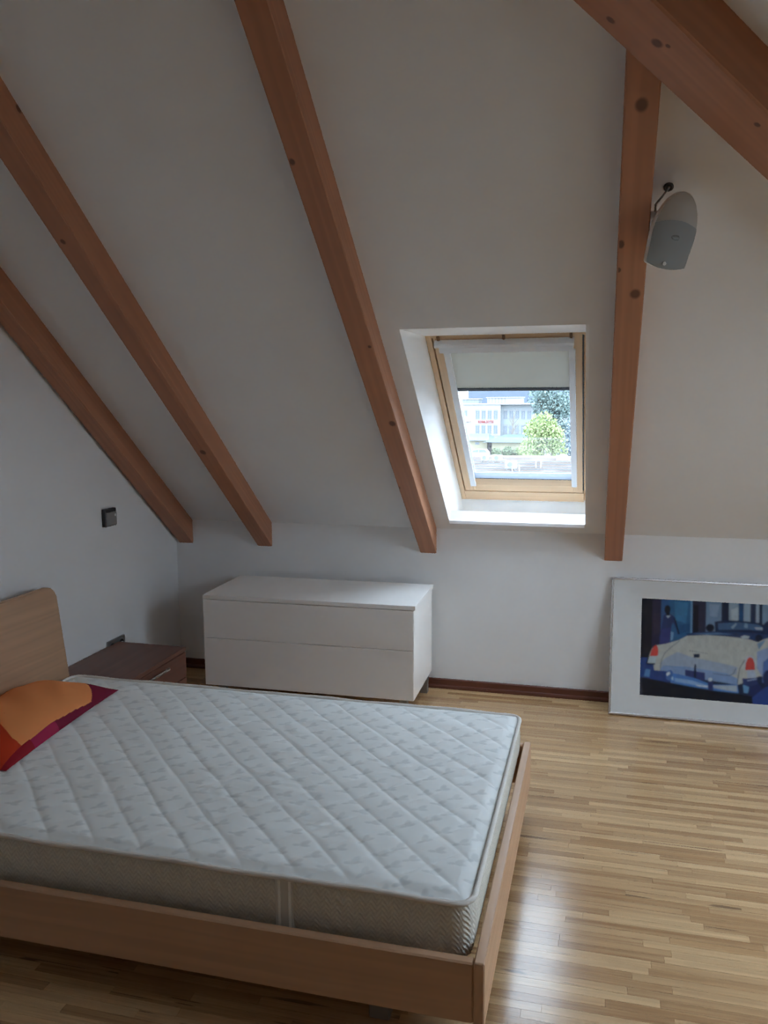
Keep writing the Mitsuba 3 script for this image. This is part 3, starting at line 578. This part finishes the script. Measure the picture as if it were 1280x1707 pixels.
for i_, (x, w, h) in enumerate(((540, 8, 20), (560, 14, 9), (582, 12, 8), (602, 12, 8), (622, 16, 5), (646, 12, 6), (664, 12, 7), (686, 12, 8), (704, 10, 8))):
    y_ = 628 + (x - 540) * 0.17; ART.append((pg((x, y_ - h * 0.5), (x + w * 0.7, y_ - h * 0.3), (x + w, y_ + h * 0.45), (x + w * 0.25, y_ + h * 0.5)), (46, 56, 78)))
nx, ny = 560, 384; gx, gy = np.meshgrid(np.linspace(0, ox1 - ox0, nx), np.linspace(0, oy1 - oy0, ny), indexing='ij')
acc = np.zeros((nx * ny, 3))
for (dx, dy_) in ((-.3, -.3), (.3, -.3), (-.3, .3), (.3, .3)):
    X, Y = (gx + dx * 0.00128).ravel(), (gy + dy_ * 0.00128).ravel(); col = np.zeros((nx * ny, 3))
    for poly, c in ART: col[shapely.contains_xy(poly, X, Y)] = lin(*c)
    acc += col / 4
from scipy.ndimage import gaussian_filter
acc = np.stack([gaussian_filter(acc[:, q].reshape(nx, ny), 2.2) for q in range(3)], -1).reshape(-1, 3) * 0.9 + np.array([0.012, 0.015, 0.022])
mot = meshkit.fbm(np.column_stack([gx.ravel() * 60, gy.ravel() * 45, 0 * gx.ravel()]), 3, 3)
acc *= (0.90 + 0.20 * mot)[:, None]
pg_ = trimesh.Trimesh(*(lambda g: (g.vertices, g.faces))(grid(nx, ny, lambda u, v: np.stack([ox0 + u * (ox1 - ox0), oy0 + v * (oy1 - oy0), 0 * u - 0.0095], -1))), process=False); pg_.apply_transform(PM)
add('print', pg_, 'vertex_paper', pf, color=acc, label='colour print of the rear of a white convertible parked in a blue street')
gp = trimesh.Trimesh([(e, e, -0.004), (PWD - e, e, -0.004), (PWD - e, PHT - e, -0.004), (e, PHT - e, -0.004)], [[0, 1, 2], [0, 2, 3]]); gp.apply_transform(PM)
add('glazing', gp, 'picture_pane', pf)

# ---------------------------------------------------------------- loudspeaker on the rafter
sp = thing('loudspeaker', 'white oval loudspeaker with grey grille bracketed to the rafter under the hip beam', 'loudspeaker')
SO = np.array([2.641, -1.735, 2.108])
toc = CAM - SO; toc /= np.linalg.norm(toc)
sn = toc + 0.34 * np.array([1, 0, 0]) + 0.05 * np.array([0, 0, -1]); sn /= np.linalg.norm(sn)
su = np.array([0, 0, 1.0]) - sn * sn[2]; su /= np.linalg.norm(su); sr = np.cross(su, sn)
ra = math.radians(9.5); su, sr = su * math.cos(ra) + sr * math.sin(ra), sr * math.cos(ra) - su * math.sin(ra)
SM = np.eye(4); SM[:3, 0], SM[:3, 1], SM[:3, 2], SM[:3, 3] = sr * 0.92, su * 0.92, sn * 0.92, SO
def S3(m): m = m.copy(); m.apply_transform(SM); return m
SH = 0.119
def hwid(v): # half width at height v
    up = 0.93 * np.sqrt(np.clip(1 - (np.clip(v + 0.02, 0, None) / (SH + 0.02)) ** 2.1, 0, 1))
    return 0.0760 * up * (1 - 0.10 * np.clip((-v - 0.02) / 0.1, 0, 1))
def dome(v, s): return 0.012 * (1 - s * s) * np.sqrt(np.clip(1 - (v / (SH * 1.02)) ** 2, 0.0, 1))
vm = lambda s: 0.016 + 0.016 * (1 - s * s)
vb = lambda s: -0.108 - 0.013 * (1 - s * s)
def lower(u, v):
    s = 2 * u - 1; y = vb(s) + (vm(s) - vb(s)) * v; return np.stack([hwid(y) * s, y, dome(y, s) + 0.0025], -1)
def upper(u, v):
    s = 2 * u - 1; tt = np.sin(v * math.pi / 2); y = vm(s) + (SH - vm(s)) * tt; return np.stack([hwid(y) * s, y, dome(y, s)], -1)
lg = grid(48, 40, lower); uu, vv = np.meshgrid(np.linspace(0, 0.15, 48), np.linspace(0, 0.14, 40), indexing='ij')
add('grille', S3(lg), 'speaker_grille', sp, smooth=True, uv=np.stack([uu.ravel(), vv.ravel()], 1), label='grey metal grille')
add('horn_cover', S3(grid(48, 30, upper)), 'speaker_cap', sp, smooth=True, label='beige upper cover')
tv = np.sin(np.linspace(-0.30, 1, 40) * math.pi / 2); tv = np.concatenate([np.linspace(-0.108, -0.035, 14), np.linspace(-0.03, SH, 46)[:-1] * 1.0])
left_ = [(-hwid(y), y) for y in tv]; right_ = [(hwid(y), y) for y in tv[::-1]]; bot = [(hwid(vb(s)) * s, vb(s)) for s in np.linspace(1, -1, 14)[1:-1]]
ol = np.array(left_ + [(0, SH)] + right_ + bot); nO = len(ol); cz = np.array([0, 0.0])
levels = [(1.0, 0.0005), (1.02, -0.004), (1.02, -0.014), (0.98, -0.035), (0.86, -0.065), (0.64, -0.09), (0.35, -0.102), (0.02, -0.105)]
V = np.vstack([np.column_stack([ol * k_, np.full(nO, z_)]) for k_, z_ in levels]); Fs = []
for i in range(len(levels) - 1):
    for j in range(nO):
        a_, b_, c_, d_ = i * nO + j, i * nO + (j + 1) % nO, (i + 1) * nO + (j + 1) % nO, (i + 1) * nO + j; Fs += [[a_, b_, c_], [a_, c_, d_]]
cab = trimesh.Trimesh(V, Fs, process=False); cab.fix_normals()
add('cabinet', S3(cab), 'white_plastic', sp, smooth=50)
bd = trimesh.creation.cylinder(0.006, 0.002, sections=20); bd.apply_translation((-0.008, -0.104, 0.0115)); bdk = add('badge', S3(bd), 'white_plastic', sp, label='small round light badge')
add('driver', S3((lambda m: (m.apply_scale((1.3, 0.8, 0.25)), m.apply_translation((0.004, -0.02, 0.0135)), m)[2])(trimesh.creation.icosphere(3, 0.011))), 'speaker_grille', sp, smooth=True)
# bracket: a plate on the rafter's right face, an arm to the cabinet
PX = 2.572
plate = hull(np.vstack([extr(sg.Point(-1.672, 2.155).buffer(0.026), 0.020, 'x', PX + 0.0008).vertices, extr(sg.Point(-1.650, 2.090).buffer(0.018), 0.010, 'x', PX + 0.0008).vertices]))
add('wall_plate', plate, 'white_plastic', sp, smooth=40)
back = SO - sn * 0.095
add('arm', tube([(PX + 0.016, -1.668, 2.150), (PX + 0.026, -1.672, 2.150), back + np.array([-0.02, 0.01, 0.02]), back], [0.016, 0.013, 0.011, 0.012], 12), 'white_plastic', sp, smooth=40)
# cable entering the ceiling
cb = thing('speaker_cable', 'grey cable running from the loudspeaker bracket into a dark ceiling hole', 'cable')
hole_c = np.array([2.624, -1.652, 2.2545])
nn = np.array([0, S_, C_])
pts = np.array([hole_c - nn * 0.004, hole_c - nn * 0.016 + [-0.008, -0.004, -0.006], hole_c + [-0.03, -0.01, -0.045], [2.5865, -1.688, 2.196], [2.586, -1.680, 2.176]])
tt = np.linspace(0, 1, 5); ti = np.linspace(0, 1, 26); from scipy.interpolate import CubicSpline
add('cord', tube(CubicSpline(tt, pts)(ti), 0.0032, 8), 'grey_plastic', cb, smooth=True)
tor = trimesh.creation.torus(0.011, 0.0045, 24, 10); tm = np.eye(4); tm[:3, 0] = (1, 0, 0); tm[:3, 1] = (0, -C_, S_); tm[:3, 2] = (0, S_, C_); tor.apply_transform(tm); tor.apply_translation(hole_c - nn * 0.002)
add('grommet', tor, 'dark_plastic', cb, smooth=True, label='black rubber ring')
dk = trimesh.creation.cylinder(0.010, 0.002, sections=24); dk.apply_transform(tm); dk.apply_translation(hole_c - nn * 0.002)
add('hole', dk, 'dark_plastic', cb)

# ---------------------------------------------------------------- wall devices
th = thing('thermostat', 'small grey and black wall thermostat on the left wall below the leftmost rafter', 'thermostat')
hsg = cbox(0.0, 0.024, -0.757, -0.657, 0.972, 1.064, 0.004)
add('housing', hsg, 'dark_plastic', th)
add('face', hull([(0.024, -0.752, 0.975), (0.024, -0.660, 0.975), (0.024, -0.752, 1.046), (0.024, -0.660, 1.046), (0.028, -0.749, 0.980), (0.028, -0.663, 0.980), (0.028, -0.749, 1.042), (0.028, -0.663, 1.042)]), 'grey_plastic', th, label='grey front')
add('dial', cbox(0.028, 0.0295, -0.682, -0.670, 1.022, 1.034, 0.0005), 'white_plastic', th)
so = thing('wall_socket', 'grey steel socket plate low on the left wall, just behind the bedside cabinet', 'socket')
add('plate', cbox(0.0, 0.010, -0.775, -0.612, 0.300, 0.374, 0.003), 'grey_metal', so)
for yy in (-0.735, -0.650):
    c0 = trimesh.creation.cylinder(0.020, 0.004, sections=28); c0.apply_transform(trimesh.transformations.rotation_matrix(math.pi / 2, (0, 1, 0))); c0.apply_translation((0.011, yy, 0.337)); add('outlet', c0, 'dark_plastic', so)
    add('cover', cbox(0.012, 0.016, yy - 0.008, yy + 0.008, 0.329, 0.345, 0.001), 'white_plastic', so)

# ---------------------------------------------------------------- outdoors, seen through the roof window
add('ground', box(-260, 220, 20, 520, -9.4, -9.0), 'out_asphalt', kind='structure')
fl = thing('flat_roof_building', 'wide flat gravel roof with pale edge just below the window', 'building')
add('walls', box(-90, 70, 52, 88, -9.0, -5.3), 'out_grey', fl)
add('roof_deck', box(-90, 70, 52, 88, -5.3, -5.0), 'gravel_roof', fl)
add('parapet', box(-90, 70, 87.7, 88.1, -5.0, -4.82), 'out_white', fl); add('parapet', box(-90, 70, 51.9, 52.3, -5.0, -4.7), 'out_white', fl)
for i, yy in enumerate((69.6, 72.4, 75.0, 78.5, 82.0)): add('roof_seam', box(-80, 60, yy, yy + 0.25, -5.0, -4.96), 'out_roof' if i % 2 else 'out_blue', fl)
def ac(x0, x1, y0, h, label):
    k = thing('air_conditioner', label, 'air conditioner'); z0 = -4.85
    add('casing', cbox(x0, x1, y0, y0 + 0.45, z0, z0 + h, 0.03), 'out_white', k)
    cx = x0 + (x1 - x0) * 0.42; r = h * 0.36
    c = trimesh.creation.annulus(r * 0.8, r, 0.05, sections=28); c.apply_transform(trimesh.transformations.rotation_matrix(math.pi / 2, (1, 0, 0))); c.apply_translation((cx, y0 - 0.025, z0 + h / 2)); add('fan_ring', c, 'out_frame', k)
    d = trimesh.creation.cylinder(r * 0.78, 0.03, sections=28); d.apply_transform(trimesh.transformations.rotation_matrix(math.pi / 2, (1, 0, 0))); d.apply_translation((cx, y0 - 0.01, z0 + h / 2)); add('fan', d, 'out_glass', k)
    for fx in (x0 + 0.1, x1 - 0.2): add('foot', box(fx, fx + 0.1, y0, y0 + 0.4, -5.0, z0), 'out_grey', k)
ac(-9.47, -8.62, 80.2, 0.62, 'white outdoor air conditioning unit on the flat roof, leftmost of the three')
ac(-8.31, -7.28, 80.2, 0.62, 'white outdoor air conditioning unit on the flat roof, middle one beside the leftmost')
ac(-5.98, -4.94, 71.3, 0.72, 'white outdoor air conditioning unit on the flat roof, nearest and rightmost of the three')
def post(x, y, h, label):
    k = thing('vent_pipe', label, 'vent pipe'); c = trimesh.creation.cylinder(0.06, h, sections=12); c.apply_translation((x, y, -5 + h / 2)); add('pipe', c, 'out_white', k)
    c = trimesh.creation.cylinder(0.10, 0.06, sections=12); c.apply_translation((x, y, -5 + h + 0.03)); add('cap', c, 'out_white', k)
post(-5.15, 69.6, 0.45, 'white vent pipe on the flat roof in front of the nearest air conditioner')
post(-4.62, 70.4, 0.55, 'white vent pipe on the flat roof right of the nearest air conditioner')
post(-3.45, 74.5, 0.60, 'white vent pipe in the middle of the flat roof, left of a pair')
post(-3.00, 74.5, 0.60, 'white vent pipe in the middle of the flat roof, right of a pair')
sd = thing('roof_light', 'white dome roof light at the far right edge of the flat roof', 'roof light')
add('curb', box(-2.1, -0.7, 84, 85.4, -5, -4.75), 'out_white', sd)
dm = trimesh.creation.icosphere(2, 0.62); dm.apply_scale((1, 1, 0.6)); dm.apply_translation((-1.4, 84.7, -4.75)); add('dome', dm, 'out_clad', sd, smooth=True)

# low cream building with grey-blue roofs
yl = thing('cream_building', 'low cream building with pale blue roofs behind the flat roof', 'building')
add('wall', cat([box(-26.0, -17.6, 146, 156, -9, -6.15)]), 'out_cream', yl)
add('wall', cat([box(-16.6, -9.6, 145, 156, -9, -6.35)]), 'out_cream', yl)
add('wall', box(-17.6, -16.6, 147.5, 156, -9, -6.3), 'out_white', yl)
add('roof', hull([(-26.4, 145.4, -6.2), (-17.2, 145.4, -6.2), (-17.2, 156, -6.2), (-26.4, 156, -6.2), (-26, 150, -5.15), (-17.8, 150, -5.15)]), 'out_blue', yl)
add('roof', hull([(-18.2, 144.4, -6.45), (-9.2, 144.4, -6.45), (-9.2, 156, -6.45), (-18.2, 156, -6.45), (-14.6, 150, -5.25), (-10.8, 150, -5.25)]), 'out_roof', yl)
k = add('window', box(-19.75, -19.0, 145.93, 146.0, -6.95, -6.5), 'out_frame', yl); add('pane', box(-19.70, -19.05, 145.9, 145.94, -6.90, -6.55), 'out_glass', k)
add('door', box(-17.5, -16.75, 147.42, 147.5, -9, -6.7), 'out_door', yl)
add('window', box(-11.2, -10.4, 144.93, 145.0, -7.6, -6.8), 'out_glass', yl)

# the car
car = thing('car', 'white estate car parked by the cream building', 'car')
prof = sg.Polygon([(-20.9, -8.72), (-20.95, -8.25), (-20.2, -8.08), (-19.55, -7.72), (-18.9, -7.52), (-17.2, -7.50), (-16.72, -7.95), (-16.6, -8.3), (-16.62, -8.72)]).buffer(-0.08).buffer(0.08)
add('body', extr(prof, 1.75, 'y', 141.0), 'out_white', car)
add('side_window', extr(sg.Polygon([(-19.6, -8.02), (-19.3, -7.72), (-18.7, -7.60), (-18.45, -7.60), (-18.5, -8.02)]), 0.02, 'y', 140.985), 'out_glass', car)
add('side_window', extr(sg.Polygon([(-18.35, -8.02), (-18.32, -7.60), (-17.3, -7.58), (-16.95, -8.0)]), 0.02, 'y', 140.985), 'out_glass', car)
for wx in (-20.1, -17.4):
    for wy in (141.05, 142.5):
        c = trimesh.creation.cylinder(0.32, 0.22, sections=20); c.apply_transform(trimesh.transformations.rotation_matrix(math.pi / 2, (1, 0, 0))); c.apply_translation((wx, wy, -8.68)); k = add('wheel', c, 'out_tyre', car)
        c = trimesh.creation.cylinder(0.18, 0.23, sections=20); c.apply_transform(trimesh.transformations.rotation_matrix(math.pi / 2, (1, 0, 0))); c.apply_translation((wx, wy, -8.68)); add('hub', c, 'out_grey', k)

# the white office block
ob = thing('office_building', 'white office block with red lettering across its front and rows of windows', 'building')
add('facade', box(-92, -24.6, 225.6, 240, -9, -0.35), 'out_white', ob)
add('wing', box(-24.6, 14, 227.0, 240, -9, -0.5), 'out_clad', ob)
add('cornice', box(-92.3, 14.3, 225.3, 240, -0.5, -0.2), 'out_white', ob)
def owin(x0, x1, z0, z1, yy):
    k = add('window', cat([box(x0 - 0.08, x1 + 0.08, yy - 0.12, yy, z1 - 0.3, z1 + 0.08), box(x0 - 0.1, x0, yy - 0.06, yy, z0, z1), box(x1, x1 + 0.1, yy - 0.06, yy, z0, z1), box(x0 - 0.1, x1 + 0.1, yy - 0.12, yy, z0 - 0.12, z0), box((x0 + x1) / 2 - 0.05, (x0 + x1) / 2 + 0.05, yy - 0.05, yy, z0, z1)]), 'out_frame', ob)
    add('pane', box(x0, x1, yy - 0.03, yy, z0, z1 - 0.25), 'out_glass', k)
for (z0, z1) in ((-4.4, -1.95), (-8.4, -6.0)):
    for i in range(4): owin(-31.4 + i * 1.66, -30.42 + i * 1.66, z0, z1, 225.6)
    for i in range(34): owin(-89.05 + i * 1.65, -88.35 + i * 1.65, z0, z1, 225.6)
    for i in range(22): owin(-23.9 + i * 1.62, -22.95 + i * 1.62, z0, z1, 227.0)
tx = meshkit.text_mesh('KOBALIOTIS', 0.62, 0.08, bold=True); sc_ = 4.3 / np.ptp(tx.vertices[:, 0]); v = tx.vertices * [sc_, 1, 1]; v = v - v.min(0); tx.vertices = np.stack([v[:, 0] - 30.75, 225.55 - v[:, 2], v[:, 1] - 5.55], 1)
add('lettering', tx, 'out_letter', ob, label='red capital letters on the front')
pv = thing('rooftop_pavilion', 'glazed rooftop storey at the left end of the white office block', 'building')
add('glazing', box(-38, -31.7, 232, 239, -0.2, 0.95), 'out_clad', pv); add('roof', box(-38.3, -31.4, 231.6, 239.4, 0.95, 1.15), 'out_white', pv)
for i in range(8): add('mullion', box(-37.6 + i * 0.78, -37.4 + i * 0.78, 231.9, 232, -0.2, 0.95), 'out_frame', pv)
pv = thing('rooftop_pavilion', 'taller white rooftop storey in the middle of the office block', 'building')
add('glazing', box(-29.2, -19.5, 232, 239, -0.2, 1.3), 'out_white', pv); add('roof', box(-29.5, -19.2, 231.6, 239.4, 1.3, 1.55), 'out_white', pv)
for i in range(6): add('mullion', box(-28.8 + i * 0.9, -28.5 + i * 0.9, 231.9, 232, -0.2, 1.3), 'out_frame', pv)
bb = thing('tower_block', 'tall blue grey building far behind the white office block', 'building')
add('wall', box(-44.5, 10, 296, 320, -9, 9), 'out_blue', bb); add('roof', box(-45, 10.5, 295.5, 320.5, 9, 9.5), 'out_clad', bb)
rh = thing('red_roof_house', 'small white house with a red gable roof at the left edge of the window view', 'house')
add('wall', box(-33.5, -29.0, 196, 202, -9, -4.3), 'out_white', rh)
add('roof', hull([(-34, 195.5, -4.3), (-28.7, 195.5, -4.3), (-34, 202.5, -4.3), (-28.7, 202.5, -4.3), (-33.5, 199, -2.3), (-31.0, 199, -2.3)]), 'out_red', rh)

# trees: trunk, limbs and thousands of small leaves
def leaves(n, fn, size, seed):
    r = np.random.default_rng(seed); P = fn(r, n); a = r.normal(size=(n, 3)); a /= np.linalg.norm(a, axis=1, keepdims=True); b = np.cross(a, r.normal(size=(n, 3))); b /= np.linalg.norm(b, axis=1, keepdims=True)
    s = size * (0.6 + 0.8 * r.random((n, 1))); V = np.stack([P - a * s, P + b * s * 0.5, P + a * s, P - b * s * 0.5], 1).reshape(-1, 3); i = np.arange(n)[:, None] * 4
    return trimesh.Trimesh(V, np.vstack([i + [0, 1, 2], i + [0, 2, 3]]), process=False)
def blobs(r, n, cs):
    cs = np.array(cs, float); w = np.prod(cs[:, 3:6], 1) ** 0.7; j = r.choice(len(cs), n, p=w / w.sum()); d = r.normal(size=(n, 3)); d /= np.linalg.norm(d, axis=1, keepdims=True)
    return cs[j, :3] + d * cs[j, 3:6] * (r.random((n, 1)) ** 0.35)
def tree(name, label, x, y, top, width, leafmat, n, size, seed, style):
    k = thing(name, label, 'tree'); r = np.random.default_rng(seed); h = top + 9
    add('trunk', tube([(x, y, -9), (x + 0.1, y, -9 + h * 0.35), (x, y, -9 + h * 0.7)], [0.03 * h, 0.022 * h, 0.008 * h], 8), 'out_bark', k, smooth=True)
    if style == 'cone': cs = [(x + r.normal(0, 0.10) * width * (1 - q), y + r.normal(0, 0.4), -9 + h * (0.12 + 0.85 * q), width * 0.5 * (1.05 - q) + 0.3, width * 0.4 * (1.05 - q) + 0.3, h * 0.07) for q in np.linspace(0, 1, 14)]
    else: cs = [(x + r.uniform(-0.36, 0.36) * width, y + r.uniform(-0.2, 0.2) * width, -9 + h * r.uniform(0.25, 0.80), width * r.uniform(0.14, 0.24), width * 0.2, h * r.uniform(0.08, 0.18)) for _ in range(15)] + [(x, y, -9 + h * 0.52, width * 0.46, width * 0.34, h * 0.40), (x, y, -9 + h * 0.76, width * 0.32, width * 0.26, h * 0.22)]
    for i in range(5):
        c = cs[r.integers(len(cs))]; add('limb', tube([(x, y, -9 + h * 0.35), ((x + c[0]) / 2, (y + c[1]) / 2, (-9 + h * 0.35 + c[2]) / 2 + 0.3), c[:3]], [0.012 * h, 0.008 * h, 0.003 * h], 6), 'out_bark', k)
    def fn(r_, n_):
        P = blobs(r_, n_, cs)
        return P
    add('foliage', leaves(n, fn, size, seed + 1), leafmat, k, kind='stuff')
tree('conifer', 'tall dark bluish green tree behind the willow, at the right of the window view', -5.0, 131, 5.0, 7.5, 'leaf_dark', 5200, 0.26, 21, 'round')
tree('willow', 'bright yellow green willow in front of the dark tree', -5.7, 116, -0.2, 6.3, 'leaf_willow', 5200, 0.22, 31, 'round')
tree('blue_spruce', 'bluish tree at the right edge of the window view', -1.9, 124, -0.6, 3.6, 'leaf_blue', 2400, 0.22, 41, 'cone')
bt = thing('bare_tree', 'leafless grey tree in front of the white office block', 'tree'); r = np.random.default_rng(3)
add('trunk', tube([(-15.2, 166, -9), (-15.1, 166, -6), (-15.0, 166, -2.0)], [0.2, 0.14, 0.04], 8), 'out_twig', bt)
for i in range(16):
    z0 = r.uniform(-6.5, -3); d = np.array([r.uniform(-2.4, 2.4), r.uniform(-1, 1), r.uniform(1.2, 3.2)]); p0 = np.array([-15.1, 166, z0])
    add('branch', tube([p0, p0 + d * 0.5 + [0, 0, 0.1], p0 + d], [0.07, 0.045, 0.02], 5), 'out_twig', bt)
for i, (x, w, h) in enumerate(((-15.6, 1.7, 1.6), (-13.6, 1.8, 1.9), (-11.7, 1.7, 1.7))):
    k = thing('shrub', ['rounded green shrub at the left end of the cream building hedge', 'green shrub in the middle of the hedge before the cream building', 'green shrub at the right end of the hedge, left of the willow'][i], 'shrub')
    add('foliage', leaves(700, lambda r_, n_: blobs(r_, n_, [(x, 143.8, -9 + h * 0.5, w * 0.52, 0.7, h * 0.5)]), 0.2, 60 + i), 'leaf_bush', k, kind='stuff')
    add('stem', tube([(x, 143.8, -9), (x, 143.8, -9 + h * 0.6)], [0.08, 0.04], 6), 'out_bark', k)
